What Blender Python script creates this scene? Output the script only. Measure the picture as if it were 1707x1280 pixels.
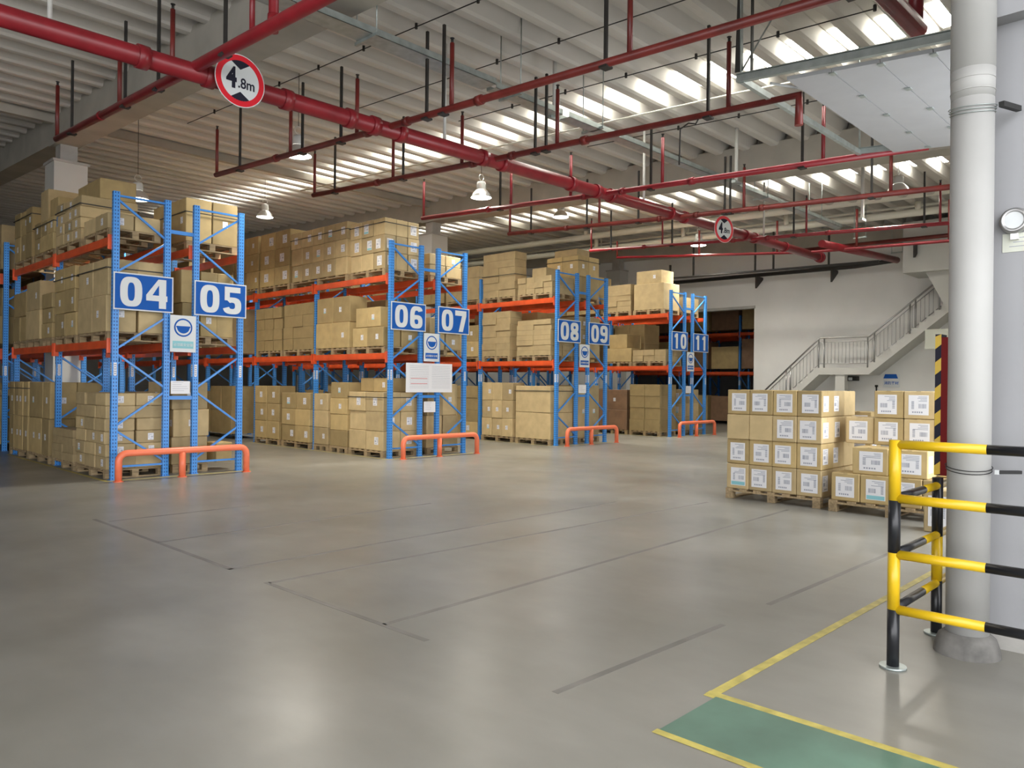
import bpy, bmesh, math, random
from math import sin, cos, pi, radians
from mathutils import Vector, Matrix
random.seed(7)
for _o in list(bpy.data.objects): bpy.data.objects.remove(_o)
C = bpy.context.scene.collection
sc = bpy.context.scene
# ---------------------------------------------------------------- camera, sky, exposure
f_px, yaw, pitch, roll = 1272.8, .7669, .0005, .011
fw = Vector((cos(yaw)*cos(pitch), sin(yaw)*cos(pitch), sin(pitch)))
r0 = Vector((sin(yaw), -cos(yaw), 0)); u0 = r0.cross(fw)
rr = r0*cos(roll)+u0*sin(roll); uu = u0*cos(roll)-r0*sin(roll)
cam = bpy.data.objects.new('camera', bpy.data.cameras.new('camera')); C.objects.link(cam)
cam.matrix_world = Matrix(((rr.x, uu.x, -fw.x, 0), (rr.y, uu.y, -fw.y, 0), (rr.z, uu.z, -fw.z, 1.55), (0, 0, 0, 1)))
cam.data.sensor_width = 36; cam.data.lens = f_px/1707*36; cam.data.clip_end = 200
sc.camera = cam
w = bpy.data.worlds.new('world'); sc.world = w; w.use_nodes = True
w.node_tree.nodes['Background'].inputs[0].default_value = (.97, .975, 1, 1)
w.node_tree.nodes['Background'].inputs[1].default_value = 2.4
vs = sc.view_settings; vs.view_transform = 'Standard'; vs.look = 'None'; vs.gamma = 1; vs.use_curve_mapping = False
vs.exposure = 1.05
sc.cycles.use_denoising = True
sc.cycles.max_bounces = 8; sc.cycles.diffuse_bounces = 5; sc.cycles.sample_clamp_indirect = 6

dl = bpy.data.lights.new('dock_daylight', 'AREA'); dl.shape = 'RECTANGLE'; dl.size = 3.5; dl.size_y = 4.4; dl.energy = 95; dl.color = (.93,.96,1)
do = bpy.data.objects.new('dock_daylight', dl); C.objects.link(do); do.location = (9.7, .8, 2.4); do.rotation_euler = (radians(90), 0, 0)
# ---------------------------------------------------------------- mesh builder
class MB:
    def __init__(s): s.v = []; s.f = []; s.m = []; s.s = []
    def face(s, idx, m=0, sm=False): s.f.append(idx); s.m.append(m); s.s.append(sm)
    def box(s, x0, x1, y0, y1, z0, z1, m=0):
        n = len(s.v)
        s.v += [(x0,y0,z0),(x1,y0,z0),(x1,y1,z0),(x0,y1,z0),(x0,y0,z1),(x1,y0,z1),(x1,y1,z1),(x0,y1,z1)]
        for q in ((3,2,1,0),(4,5,6,7),(0,1,5,4),(1,2,6,5),(2,3,7,6),(3,0,4,7)): s.face([n+i for i in q], m)
        return s
    def beam(s, p0, p1, a, b, m=0, up=(0,0,1)):
        """rectangular bar from p0 to p1, a wide sideways, b along 'up'"""
        p0 = Vector(p0); p1 = Vector(p1); d = (p1-p0).normalized(); U = Vector(up)
        if abs(d.dot(U)) > .999: U = Vector((0,1,0))
        S = d.cross(U).normalized(); U = S.cross(d).normalized(); n = len(s.v)
        for p in (p0, p1):
            for i, j in ((-1,-1),(1,-1),(1,1),(-1,1)): s.v.append(tuple(p+S*(a/2*i)+U*(b/2*j)))
        for q in ((3,2,1,0),(4,5,6,7),(0,1,5,4),(1,2,6,5),(2,3,7,6),(3,0,4,7)): s.face([n+i for i in q], m)
        return s
    def tube(s, pts, r, n=10, m=0, caps=True):
        pts = [Vector(p) for p in pts]; base = len(s.v); N = None
        for i, p in enumerate(pts):
            if i == 0: d = pts[1]-p
            elif i == len(pts)-1: d = p-pts[i-1]
            else: d = (pts[i+1]-p).normalized()+(p-pts[i-1]).normalized()
            d.normalize()
            if N is None:
                N = Vector((0,0,1)) if abs(d.z) < .9 else Vector((1,0,0))
            N = (N-d*N.dot(d)).normalized(); B = d.cross(N)
            rad = r[i] if isinstance(r, (list, tuple)) else r
            k = 1
            if 0 < i < len(pts)-1:
                k = 1/max(.5, d.dot((p-pts[i-1]).normalized()))
            for j in range(n):
                a = 2*pi*j/n; s.v.append(tuple(p+(N*cos(a)+B*sin(a))*rad))
        for i in range(len(pts)-1):
            for j in range(n):
                a = base+i*n+j; b = base+i*n+(j+1) % n
                s.face([a, b, b+n, a+n], m, True)
        if caps:
            s.face([base+j for j in range(n)][::-1], m); s.face([base+(len(pts)-1)*n+j for j in range(n)], m)
        return s
    def lathe(s, prof, c=(0,0,0), n=24, m=0):
        base = len(s.v)
        for r, z in prof:
            for j in range(n):
                a = 2*pi*j/n; s.v.append((c[0]+r*cos(a), c[1]+r*sin(a), c[2]+z))
        for i in range(len(prof)-1):
            for j in range(n):
                a = base+i*n+j; b = base+i*n+(j+1) % n
                s.face([a, b, b+n, a+n], m, True)
        return s
    def poly(s, pts, m=0):
        n = len(s.v); s.v += [tuple(p) for p in pts]; s.face(list(range(n, n+len(pts))), m); return s
    def prism(s, pts, off, m=0):
        """extrude polygon pts by vector off"""
        n = len(s.v); k = len(pts); o = Vector(off)
        s.v += [tuple(p) for p in pts]; s.v += [tuple(Vector(p)+o) for p in pts]
        s.face(list(range(n, n+k))[::-1], m); s.face(list(range(n+k, n+2*k)), m)
        for i in range(k):
            j = (i+1) % k; s.face([n+i, n+j, n+k+j, n+k+i], m)
        return s
    def mesh(s, name, mats):
        me = bpy.data.meshes.new(name); me.from_pydata(s.v, [], s.f)
        for mt in (mats if isinstance(mats, (list, tuple)) else [mats]): me.materials.append(mt)
        me.polygons.foreach_set('material_index', s.m); me.polygons.foreach_set('use_smooth', s.s)
        me.update(); return me
    def fixed(s, name, mats):
        me = s.mesh(name, mats); b = bmesh.new(); b.from_mesh(me); bmesh.ops.recalc_face_normals(b, faces=b.faces); b.to_mesh(me); b.free(); return me

def link(name, me, parent=None, loc=(0,0,0), rz=0):
    o = bpy.data.objects.new(name, me); C.objects.link(o); o.location = loc; o.rotation_euler = (0,0,rz)
    if parent: o.parent = parent
    return o
def obj(name, mb, mats, parent=None, loc=(0,0,0), rz=0): return link(name, mb.fixed(name, mats), parent, loc, rz)
def tag(o, label, cat, group=None, kind=None):
    o['label'] = label; o['category'] = cat
    if group: o['group'] = group
    if kind: o['kind'] = kind
    return o
def thing(name, label, cat, loc=(0,0,0), rz=0, group=None):
    return tag(link(name, None, None, loc, rz), label, cat, group)
def struct(name, mb, mats):
    o = obj(name, mb, mats); o['kind'] = 'structure'; return o

# ---------------------------------------------------------------- materials
def mat(name, col, rough=.6, metal=0, emit=None, es=0, noise=0, nscale=4, bump=0, bscale=30, rnd=0, spec=.5, stretch=None):
    m = bpy.data.materials.new(name); m.use_nodes = True; nt = m.node_tree; b = nt.nodes['Principled BSDF']
    b.inputs['Base Color'].default_value = (*col, 1); b.inputs['Roughness'].default_value = rough
    b.inputs['Metallic'].default_value = metal; b.inputs['Specular IOR Level'].default_value = spec
    if emit: b.inputs['Emission Color'].default_value = (*emit, 1); b.inputs['Emission Strength'].default_value = es
    if noise or bump or rnd:
        tc = nt.nodes.new('ShaderNodeTexCoord'); src = tc.outputs['Object']
        if stretch:
            mp = nt.nodes.new('ShaderNodeMapping'); mp.inputs['Scale'].default_value = stretch
            nt.links.new(src, mp.inputs[0]); src = mp.outputs[0]
        if rnd:
            oi = nt.nodes.new('ShaderNodeObjectInfo'); ad = nt.nodes.new('ShaderNodeVectorMath')
            mu = nt.nodes.new('ShaderNodeMath'); mu.operation = 'MULTIPLY'; mu.inputs[1].default_value = 37
            nt.links.new(oi.outputs['Random'], mu.inputs[0]); nt.links.new(src, ad.inputs[0]); nt.links.new(mu.outputs[0], ad.inputs[1]); src = ad.outputs[0]
    cur = None
    if noise:
        n = nt.nodes.new('ShaderNodeTexNoise'); n.inputs['Scale'].default_value = nscale; n.inputs['Detail'].default_value = 6
        nt.links.new(src, n.inputs['Vector'])
        r = nt.nodes.new('ShaderNodeValToRGB'); r.color_ramp.elements[0].position = .3; r.color_ramp.elements[1].position = .7
        r.color_ramp.elements[0].color = (*[c*(1-noise) for c in col], 1); r.color_ramp.elements[1].color = (*[min(1, c*(1+noise)) for c in col], 1)
        nt.links.new(n.outputs['Fac'], r.inputs[0]); cur = r.outputs[0]; nt.links.new(cur, b.inputs['Base Color'])
    if rnd:
        hs = nt.nodes.new('ShaderNodeHueSaturation'); mr = nt.nodes.new('ShaderNodeMapRange')
        mr.inputs['To Min'].default_value = 1-rnd; mr.inputs['To Max'].default_value = 1+rnd
        nt.links.new(oi.outputs['Random'], mr.inputs['Value']); nt.links.new(mr.outputs[0], hs.inputs['Value'])
        if cur: nt.links.new(cur, hs.inputs['Color'])
        else: hs.inputs['Color'].default_value = (*col, 1)
        nt.links.new(hs.outputs[0], b.inputs['Base Color'])
    if bump:
        n2 = nt.nodes.new('ShaderNodeTexNoise'); n2.inputs['Scale'].default_value = bscale; nt.links.new(src, n2.inputs['Vector'])
        bp = nt.nodes.new('ShaderNodeBump'); bp.inputs['Strength'].default_value = bump; bp.inputs['Distance'].default_value = .01
        nt.links.new(n2.outputs['Fac'], bp.inputs['Height']); nt.links.new(bp.outputs[0], b.inputs['Normal'])
    return m

def floor_material():
    m = bpy.data.materials.new('polished_concrete'); m.use_nodes = True; nt = m.node_tree; b = nt.nodes['Principled BSDF']
    tc = nt.nodes.new('ShaderNodeTexCoord')
    def noise(s, d=6, st=(1,1,1)):
        mp = nt.nodes.new('ShaderNodeMapping'); mp.inputs['Scale'].default_value = st; nt.links.new(tc.outputs['Object'], mp.inputs[0])
        n = nt.nodes.new('ShaderNodeTexNoise'); n.inputs['Scale'].default_value = s; n.inputs['Detail'].default_value = d
        nt.links.new(mp.outputs[0], n.inputs['Vector']); return n.outputs['Fac']
    def ramp(src, p0, c0, p1, c1):
        r = nt.nodes.new('ShaderNodeValToRGB'); r.color_ramp.elements[0].position = p0; r.color_ramp.elements[1].position = p1
        r.color_ramp.elements[0].color = (*c0, 1); r.color_ramp.elements[1].color = (*c1, 1); nt.links.new(src, r.inputs[0]); return r.outputs[0]
    def mul(a, bb, fac=1):
        x = nt.nodes.new('ShaderNodeMixRGB'); x.blend_type = 'MULTIPLY'; x.inputs[0].default_value = fac
        nt.links.new(a, x.inputs[1]); nt.links.new(bb, x.inputs[2]); return x.outputs[0]
    base = ramp(noise(.35, 8), .32, (.222,.216,.19), .68, (.31,.3,.266))
    fine = ramp(noise(5, 5, (1,.45,1)), .25, (.88,.88,.865), .7, (1,1,1))
    spots = ramp(noise(.9, 4), .3, (.86,.855,.84), .65, (1,1,1))
    nt.links.new(mul(mul(base, fine), spots), b.inputs['Base Color'])
    r = nt.nodes.new('ShaderNodeMapRange'); nt.links.new(noise(1.1, 6), r.inputs['Value'])
    r.inputs['From Min'].default_value = .35; r.inputs['From Max'].default_value = .65
    r.inputs['To Min'].default_value = .29; r.inputs['To Max'].default_value = .37; nt.links.new(r.outputs[0], b.inputs['Roughness'])
    b.inputs['Specular IOR Level'].default_value = .42
    return m

def post_material():
    m = mat('blue_perforated_steel', (.06,.29,.74), .38, .0); nt = m.node_tree; b = nt.nodes['Principled BSDF']
    tc = nt.nodes.new('ShaderNodeTexCoord'); sx = nt.nodes.new('ShaderNodeSeparateXYZ'); nt.links.new(tc.outputs['Object'], sx.inputs[0])
    def M(op, a, bb=None):
        n = nt.nodes.new('ShaderNodeMath'); n.operation = op
        for i, v in enumerate((a, bb)):
            if v is None: continue
            if isinstance(v, (int, float)): n.inputs[i].default_value = v
            else: nt.links.new(v, n.inputs[i])
        return n.outputs[0]
    zz = M('LESS_THAN', M('FRACT', M('MULTIPLY', sx.outputs[2], 18)), .5)
    def band(c): return M('LESS_THAN', M('ABSOLUTE', M('SUBTRACT', M('ABSOLUTE', c), .02)), .008)
    hole = M('MULTIPLY', zz, M('MAXIMUM', band(sx.outputs[0]), band(sx.outputs[1])))
    mix = nt.nodes.new('ShaderNodeMixRGB'); nt.links.new(hole, mix.inputs[0]); mix.inputs[1].default_value = (.06,.29,.74,1); mix.inputs[2].default_value = (.012,.06,.25,1)
    nt.links.new(mix.outputs[0], b.inputs['Base Color']); return m

M_floor = floor_material()
M_blue = mat('blue_steel', (.05,.25,.68), .35)
M_post = post_material()
M_orange = mat('orange_beam_paint', (.68,.09,.022), .4, noise=.15)
M_guard = mat('orange_guard_paint', (.86,.2,.095), .35)
M_wood = mat('pallet_wood', (.32,.235,.13), .8, noise=.3, nscale=6, rnd=.15, stretch=(1,6,6))
M_card = mat('cardboard', (.42,.31,.14), .78, noise=.1, nscale=5, rnd=.27)
M_card2 = mat('pale_cardboard', (.48,.365,.19), .78, noise=.1, nscale=5, rnd=.22)
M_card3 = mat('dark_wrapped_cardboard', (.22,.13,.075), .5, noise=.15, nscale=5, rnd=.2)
M_tape = mat('brown_tape', (.4,.29,.14), .3)
M_slot = mat('carton_gap', (.2,.13,.065), .8)
M_strap = mat('black_strap', (.03,.03,.028), .5)
M_paper = mat('white_paper', (.78,.78,.8), .5)
M_ink = mat('grey_print', (.3,.32,.38), .6)
M_teal = mat('teal_print', (.25,.55,.6), .6)
M_white = mat('white_paint', (.56,.56,.53), .7, noise=.04, nscale=1.2)
M_colr = mat('column_pale_paint', (.43,.43,.415), .6, noise=.04, nscale=3)
M_wallb = mat('back_wall_grey', (.3,.29,.27), .85, noise=.1, nscale=1)
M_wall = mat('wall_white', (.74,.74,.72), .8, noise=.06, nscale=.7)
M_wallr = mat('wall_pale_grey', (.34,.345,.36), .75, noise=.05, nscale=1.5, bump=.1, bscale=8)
M_conc = mat('raw_concrete', (.42,.41,.385), .85, noise=.15, nscale=2.5, bump=.2)
M_plinth = mat('dirty_plinth_concrete', (.15,.145,.135), .8, noise=.35, nscale=9)
M_rib = mat('precast_roof_concrete', (.60,.58,.54), .85, noise=.12, nscale=1.1, stretch=(.4,1,1))
M_beam = mat('beam_concrete', (.40,.38,.33), .85, noise=.12, nscale=1.5)
M_red = mat('red_pipe_paint', (.235,.013,.02), .35, noise=.2, nscale=3)
M_dred = mat('dark_red_pipe_paint', (.16,.02,.016), .4, noise=.3, nscale=3)
M_blk = mat('black_steel', (.02,.018,.016), .5)
M_galv = mat('galvanised_steel', (.42,.47,.46), .38, .65, noise=.15, nscale=9)
M_cream = mat('cream_pipe_paint', (.82,.8,.7), .45)
M_yel = mat('yellow_paint', (.66,.43,.01), .32)
M_bkp = mat('black_paint', (.014,.015,.018), .3)
M_ytape = mat('worn_yellow_line', (.5,.42,.1), .5, noise=.3, nscale=9)
M_green = mat('worn_green_floor_paint', (.1,.2,.145), .4, noise=.25, nscale=2.2)
M_joint = mat('worn_dark_floor_line', (.165,.157,.142), .45, noise=.25, nscale=3)
M_sky = mat('skylight_panel', (.8,.8,.8), .5, emit=(1,.985,.9), es=14)
M_lamp = mat('lamp_glow', (.9,.9,.9), .5, emit=(1,.97,.9), es=7)
M_alu = mat('spun_aluminium', (.75,.75,.74), .3, .7)
M_door = mat('door_panel_grey', (.42,.43,.45), .5, noise=.03)
M_sblue = mat('sign_blue', (.01,.1,.42), .6, spec=.2)
M_signw = mat('sign_white', (.66,.69,.7), .5)
M_signr = mat('sign_red', (.68,.015,.03), .35)
M_signk = mat('sign_black', (.015,.015,.03), .6, spec=.25)
M_cab = mat('dark_red_cabinet', (.16,.008,.008), .6, spec=.2)
M_ss = mat('stainless_steel', (.42,.42,.42), .3, .8)
M_dark = mat('rubber_black', (.02,.02,.02), .6)
M_papy = mat('pale_green_paper', (.6,.62,.54), .6)

# ---------------------------------------------------------------- text
def text_mesh(s, size, ext=.003, off=0.0, sx=1.0):
    cu = bpy.data.curves.new('lettering', 'FONT'); cu.body = s; cu.size = size; cu.extrude = ext; cu.offset = off
    cu.align_x = 'CENTER'; cu.align_y = 'CENTER'
    o = bpy.data.objects.new('lettering', cu); C.objects.link(o)
    me = bpy.data.meshes.new_from_object(o.evaluated_get(bpy.context.evaluated_depsgraph_get()))
    bpy.data.objects.remove(o); cu_name = cu
    xs = [v.co.x for v in me.vertices]; ys = [v.co.y for v in me.vertices]
    cx, cy = (min(xs)+max(xs))/2, (min(ys)+max(ys))/2
    for v in me.vertices: v.co = Vector(((v.co.x-cx)*sx, -(v.co.z), v.co.y-cy))   # stands in XZ, faces -Y
    return me
def lettering(name, s, size, m, parent, loc, off=0, sx=1.0, ext=.002, rx=None):
    me = text_mesh(s, size, ext, off, sx); me.materials.clear(); me.materials.append(m)
    return link(name, me, parent, loc)

# ================================================================ SETTING
struct('floor', MB().box(-14, 60, -30, 60, -.1, 0), M_floor)
def zr(y): return 6.72+.05*(y-8)          # underside of the roof ribs
def zb(y): return 6.10+.05*(y-7)          # underside of the beams
P = .65
bays = [(-12, 5.0), (5.5, 15.55), (16.05, 26.0), (26.5, 42)]
cb = MB()
y = -2.0; ks = 0; winrows = []
while y < 44:
    z = zr(y+P/2)
    for bx0, bx1 in bays:
        prof = [(0,.29),(.05,.27),(.10,.04),(.14,.005),(.21,0),(.28,.005),(.32,.04),(.37,.27),(.42,.29)]
        nseg = len(prof); n0 = len(cb.v)
        for X in (bx0-.2, bx1+.2):
            for py, pz in prof: cb.v.append((X, y+py, z+pz))
        for i in range(nseg-1): cb.face([n0+i, n0+i+1, n0+nseg+i+1, n0+nseg+i], 0, False)
        cb.face([n0+i for i in range(nseg)], 0); cb.face([n0+nseg+i for i in range(nseg)], 0)
    winrows.append((y+.44, y+P-.01, z+.30))
    cb.box(-12, 42, y+.40, y+P+.02, z+.29, z+.34, 1)
    y += P
ceil = struct('ceiling', cb, [M_rib, M_rib])
cb2 = MB(); cb2.prism([(-12,-2.2,zr(-2.2)+.62),(42,-2.2,zr(-2.2)+.62),(42,44,zr(44)+.62),(-12,44,zr(44)+.62)], (0,0,.1)); struct('ceiling_roof_sheet', cb2, M_conc)
# skylight panels between the ribs
wn = 1
for (ya, yb, z) in winrows:
    if ya < 2.3 or ya > 30: continue
    for xa, xb in ((11.3,12.15),(18.9,19.75)):
        for q in (0,):
            o = obj('window_%d' % wn, MB().box(xa, xb, ya, yb, z-.03, z-.012), M_sky); o['kind'] = 'structure'; wn += 1
# main beams on the column lines
for i, xc in enumerate((5.25, 15.8, 26.15)):
    b_ = MB()
    for ya, yb in ((1.0, 18.5), (19.1, 44)):
        b_.prism([(xc-.25, ya, zb(ya)), (xc-.25, yb, zb(yb)), (xc-.25, yb, zr(yb)+.1), (xc-.25, ya, zr(ya)+.1)], (.5,0,0))
    b_.box(xc-.25, xc+.25, 18.5, 19.1, zb(18.5), zr(18.5)+.1)
    struct('ceiling_beam_%d' % (i+1), b_, M_beam)
tb = MB()
for xa, xb in ((-12,5.0),(5.5,15.55),(16.05,26)):
    tb.box(xa, xb, 18.7, 18.85, 7.12, 7.3)
struct('ceiling_beam_4', tb, M_beam)
# walls
wb = MB()   # far wall (x = 26) with an opening y 12.9-18.3, z < 4.5
wb.box(26, 26.25, 0.6, 12.9, 0, 7.9); wb.box(26, 26.25, 18.3, 45, 0, 9); wb.box(26, 26.25, 12.9, 18.3, 4.5, 8)
struct('wall_far', wb, M_wall)
struct('trim_1', MB().box(25.97, 26.28, 12.86, 18.34, 4.40, 4.5), M_conc)
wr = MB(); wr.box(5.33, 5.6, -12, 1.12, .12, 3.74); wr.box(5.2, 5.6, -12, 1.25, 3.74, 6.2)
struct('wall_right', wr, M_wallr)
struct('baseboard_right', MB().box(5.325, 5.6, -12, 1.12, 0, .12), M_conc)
wd = MB(); wd.box(5.61, 7.9, .85, 1.1, 0, 6.3); wd.box(11.5, 26, .85, 1.1, 0, 7); wd.box(7.9, 11.5, .85, 1.1, 4.7, 6.6)
struct('wall_dock', wd, M_wall)
struct('wall_left', MB().box(-12.2, -12, 6, 45, 0, 9), M_wall)
struct('wall_back', MB().box(-12, 42, 44.5, 44.7, 0, 9.3), M_wallb)
struct('wall_beyond', MB().box(41.8, 42, 4, 45, 0, 9), M_wall)
struct('wall_beyond_side', MB().box(26.25, 42, 3.8, 4, 0, 8), M_wall)
# worn dark lines on the floor
jn = 1
for pts in (((2.90,9.22),(2.94,6.02)), ((2.94,5.45),(2.97,3.55)), ((2.97,8.97),(4.6,8.95)), ((2.92,7.5),(6.4,7.6)), ((2.92,6.03),(8.3,6.05)),
            ((2.95,5.42),(9.2,5.2)), ((2.97,3.98),(9.4,4.18)), ((2.93,2.5),(4.55,2.45)), ((5.2,2.45),(8.6,2.4))):
    m = MB(); (ax, ay), (bx, by) = pts; m.beam((ax,ay,.0008), (bx,by,.0008), .042, .0012)
    struct('floor_joint_%d' % jn, m, M_joint); jn += 1
# white square columns
def column(x, y, top):
    b = MB().box(x-.3, x+.3, y-.3, y+.3, 0, top-.05, 0)
    b.box(x-.33, x+.33, y-.33, y+.33, top-1.0, top-.05, 0)
    b.box(x-.36, x+.36, y-.36, y+.36, top-.05, top, 1)
    b.box(x-.17, x+.17, y-.17, y+.17, top, zb(y)+.05, 1)
    return b
for i, (x, y) in enumerate(((5.27,18.8),(15.8,18.8),(25.75,18.8))):
    struct('column_%d' % (i+1), column(x, y, 6.3), [M_white, M_conc])
# round column in the right foreground with its wall corner
b = MB(); b.tube([(5.11,1.18,.1),(5.11,1.18,3.25)], .113, 40, 0); b.tube([(5.11,1.18,3.25),(5.11,1.18,3.42)], [.113,.117], 40, 0); b.tube([(5.11,1.18,3.42),(5.11,1.18,6.1)], .117, 40, 0)
for z in (3.29, 3.36): b.tube([(5.11,1.18,z),(5.11,1.18,z+.006)], .1175, 40, 0)
struct('column_round', b, M_colr)
b = MB(); b.lathe([(.175,0),(.17,.04),(.15,.1),(.12,.125),(.0,.13)], (5.11,1.18,0), 36); struct('column_plinth', b, M_plinth)

# ================================================================ FLOOR MARKINGS
tag(obj('floor_line', MB().beam((3.44,1.93,.0015),(11.5,1.88,.0015), .055, .001), M_ytape), 'long worn yellow line on the floor running from the green patch toward the cartons', 'floor marking')
tag(obj('floor_line', MB().beam((3.49,1.96,.0022),(3.56,-3,.0022), .05, .001), M_ytape), 'yellow line along the upper right edge of the green walkway', 'floor marking')
tag(obj('floor_line', MB().beam((2.93,1.91,.0022),(2.98,-3,.0022), .045, .001), M_ytape), 'yellow line along the lower left edge of the green walkway', 'floor marking')
tag(obj('walkway_paint', MB().prism([(2.93,1.9,.0008),(3.5,1.9,.0008),(3.56,-3,.0008),(2.98,-3,.0008)], (0,0,.001)), M_green), 'worn green painted walkway patch on the grey floor, bottom right', 'walkway')

# ================================================================ PALLETS
def pallet_parts(lx, ly):
    top = MB(); n = 7; wdt = .1
    for i in range(n):
        c = wdt/2+(ly-wdt)*i/(n-1); top.box(0, lx, c-wdt/2, c+wdt/2, .118, .14)
    st = MB()
    for c in (.05, lx/2, lx-.05): st.box(c-.05, c+.05, 0, ly, .096, .118)
    top.v += [];  n0 = len(top.v)
    top.v += st.v; top.f += [[i+n0 for i in f] for f in st.f]; top.m += st.m; top.s += st.s
    blk = MB(); blk.box(0, lx, -.05, .05, 0, .02)
    for c in (.05, lx/2, lx-.05): blk.box(c-.05, c+.05, -.05, .05, .02, .096)
    return top.fixed('deck_boards', M_wood), blk.fixed('block_row', M_wood)
PCACHE = {}
def pallet(x, y, z, lx, ly, label, group=None):
    k = (round(lx,2), round(ly,2))
    if k not in PCACHE: PCACHE[k] = pallet_parts(*k)
    tme, bme = PCACHE[k]
    t = thing('wooden_pallet', label, 'pallet', (x,y,z), 0, group)
    link('deck_boards', tme, t)
    for c in (.05, ly/2, ly-.05): link('block_row', bme, t, (0, c, 0))
    return t

# ================================================================ CARTONS
CM = {}
def carton_mesh(dx, dy, dz, kind):
    k = (round(dx,3), round(dy,3), round(dz,3), kind)
    if k in CM: return CM[k]
    me = bpy.data.meshes.new('carton'); b = bmesh.new(); bmesh.ops.create_cube(b, size=1)
    for v in b.verts: v.co = Vector(((v.co.x+.5)*dx, (v.co.y+.5)*dy, (v.co.z+.5)*dz))
    bmesh.ops.bevel(b, geom=b.edges[:], offset=.009, segments=1, affect='EDGES')
    def q(x0,x1,y0,y1,z0,z1,mi):
        g = bmesh.ops.create_cube(b, size=1)
        for v in g['verts']: v.co = Vector((x0+(v.co.x+.5)*(x1-x0), y0+(v.co.y+.5)*(y1-y0), z0+(v.co.z+.5)*(z1-z0)))
        for f in {f for v in g['verts'] for f in v.link_faces}: f.material_index = mi
    t = .0012; h = min(.07, dz*.3)
    q(-t, dx+t, dy/2-.024, dy/2+.024, dz-.001, dz+t, 1)
    q(-t, 0.001, dy/2-.024, dy/2+.024, dz-h, dz+t, 1)
    q(dx/2-.024, dx/2+.024, -t, .001, dz-h, dz+t, 1)
    if kind == 'slotted':      # window cut-outs in a large bin
        for c in (.35, .65): q(-t, .001, dy*c-.012, dy*c+.012, dz*.1, dz*.55, 2)
        q(-t, .001, dy*.35, dy*.65, dz*.53, dz*.55, 2)
    if kind == 'dotted':
        for i in range(4):
            for j in range(2): q(-t, .001, dy*(.15+.22*i), dy*(.15+.22*i)+.02, dz*(.55+.15*j), dz*(.55+.15*j)+.018, 2)
    b.to_mesh(me); b.free(); CM[k] = me
    return me
MATSETS = {}
def themed(me, mm, key):
    kk = (me.name, key)
    if kk not in MATSETS:
        m2 = me.copy(); m2.materials.clear()
        for x in (mm, M_tape, M_slot): m2.materials.append(x)
        MATSETS[kk] = m2
    return MATSETS[kk]
LM = {}
def label_mesh(w_, h_, style, face):
    """printed sheet; face 'x' looks to -X (spans y,z), 'y' looks to -Y (spans x,z)"""
    k = (round(w_,3), round(h_,3), style, face)
    if k in LM: return LM[k]
    rd = random.Random(hash((style, 5))); b = MB()
    def q(u0,u1,v0,v1,d,mi):
        if face == 'x': b.box(-d, 0, u0*w_, u1*w_, v0*h_, v1*h_, mi)
        else: b.box(u0*w_, u1*w_, -d, 0, v0*h_, v1*h_, mi)
    q(0,1,0,1,.0015,0)
    if style < 90:
        # text lines, a barcode block, a code column
        fl = style % 2
        for i in range(4): q(.08, .35+.5*rd.random(), .92-.07*i-.025, .92-.07*i, .0022, 1)
        u = .12 if fl else .5
        while u < (.45 if fl else .85): q(u, u+.02+.02*rd.random(), .34, .56, .0022, 1); u += .055
        cu = .72 if fl else .1
        for i in range(9): q(cu, cu+.13, .3+.045*i, .3+.045*i+.02+.01*rd.random(), .0022, 1)
        for i in range(5): q(.3+.11*i, .37+.11*i, .1, .18, .0022, 1)
        if style % 13 == 3: q(.04,.96,.03,.22,.0024,2)
    LM[k] = b.fixed('shipping_label', [M_paper, M_ink, M_teal]); return LM[k]

cartons = []   # (visible size, dict)
ORD = ['bottom','second','third','fourth','fifth','sixth','seventh','eighth','ninth']
def nice(i): return ORD[i] if i < len(ORD) else 'top'
def psize(x, y, z, dx, dy, dz):
    d = (Vector((x,y,z))-Vector((0,0,1.55))).dot(fw)
    if d < 1: return 0
    lat = (Vector((x,y,z))).dot(rr)/d
    s = (dy*dz*abs(x)/math.hypot(x,y) + dx*dz*abs(y)/math.hypot(x,y))/(d*d)
    return s if abs(lat) < .72 else s*.02
def stack(x0, x1, y0, y1, base, top, ny, nz, where, nx=2, end=False, mm=None, kind='plain', lab=.6, jit=1, tiers=None, lw=(.09,.11), rank=1.0, hgt=None):
    mm = mm or random.choice((M_card, M_card, M_card2))
    dx = (x1-x0)/nx; dy = (y1-y0)/ny; H = (top-base)/nz
    rd = random.Random(int(x0*1000+y0*77+base*13))
    for k in range(nz):
        for i in range(nx):
            for j in range(ny):
                if not (i == 0 or (end and j == 0)): continue
                face = ('%s from the front' % (['nearest','second','third','fourth','fifth','sixth','seventh','eighth'][j]) if i == 0 else 'inner end-facing' if i == 1 else 'innermost end-facing')
                tier = 'top-tier' if (k == nz-1 and nz > 1) else (nice(k)+'-tier' if nz > 1 else 'single-tier')
                if ny == 1 and i == 0: face = 'aisle-side'
                if i == 0: lb = '%s carton, %s, %s' % (tier, face, where)
                else: lb = '%s carton, %s, %s' % (tier, face, where)
                g = .012
                sz = (dx-g, dy-g, H-.004)
                pos = (x0+i*dx+g/2+rd.uniform(-1,1)*.02*jit, y0+j*dy+g/2+rd.uniform(-1,1)*.003*jit, base+k*H)
                cartons.append((psize(*pos, *sz)*rank, dict(pos=pos, size=sz, mm=mm, kind=kind, label=lb, lab=(rd.random() < lab and i == 0), labe=(rd.random() < lab and end and j == 0),
                                rz=radians(rd.uniform(-1,1)*.5*jit), style=rd.randrange(60), lw=lw, where=where)))

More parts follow.
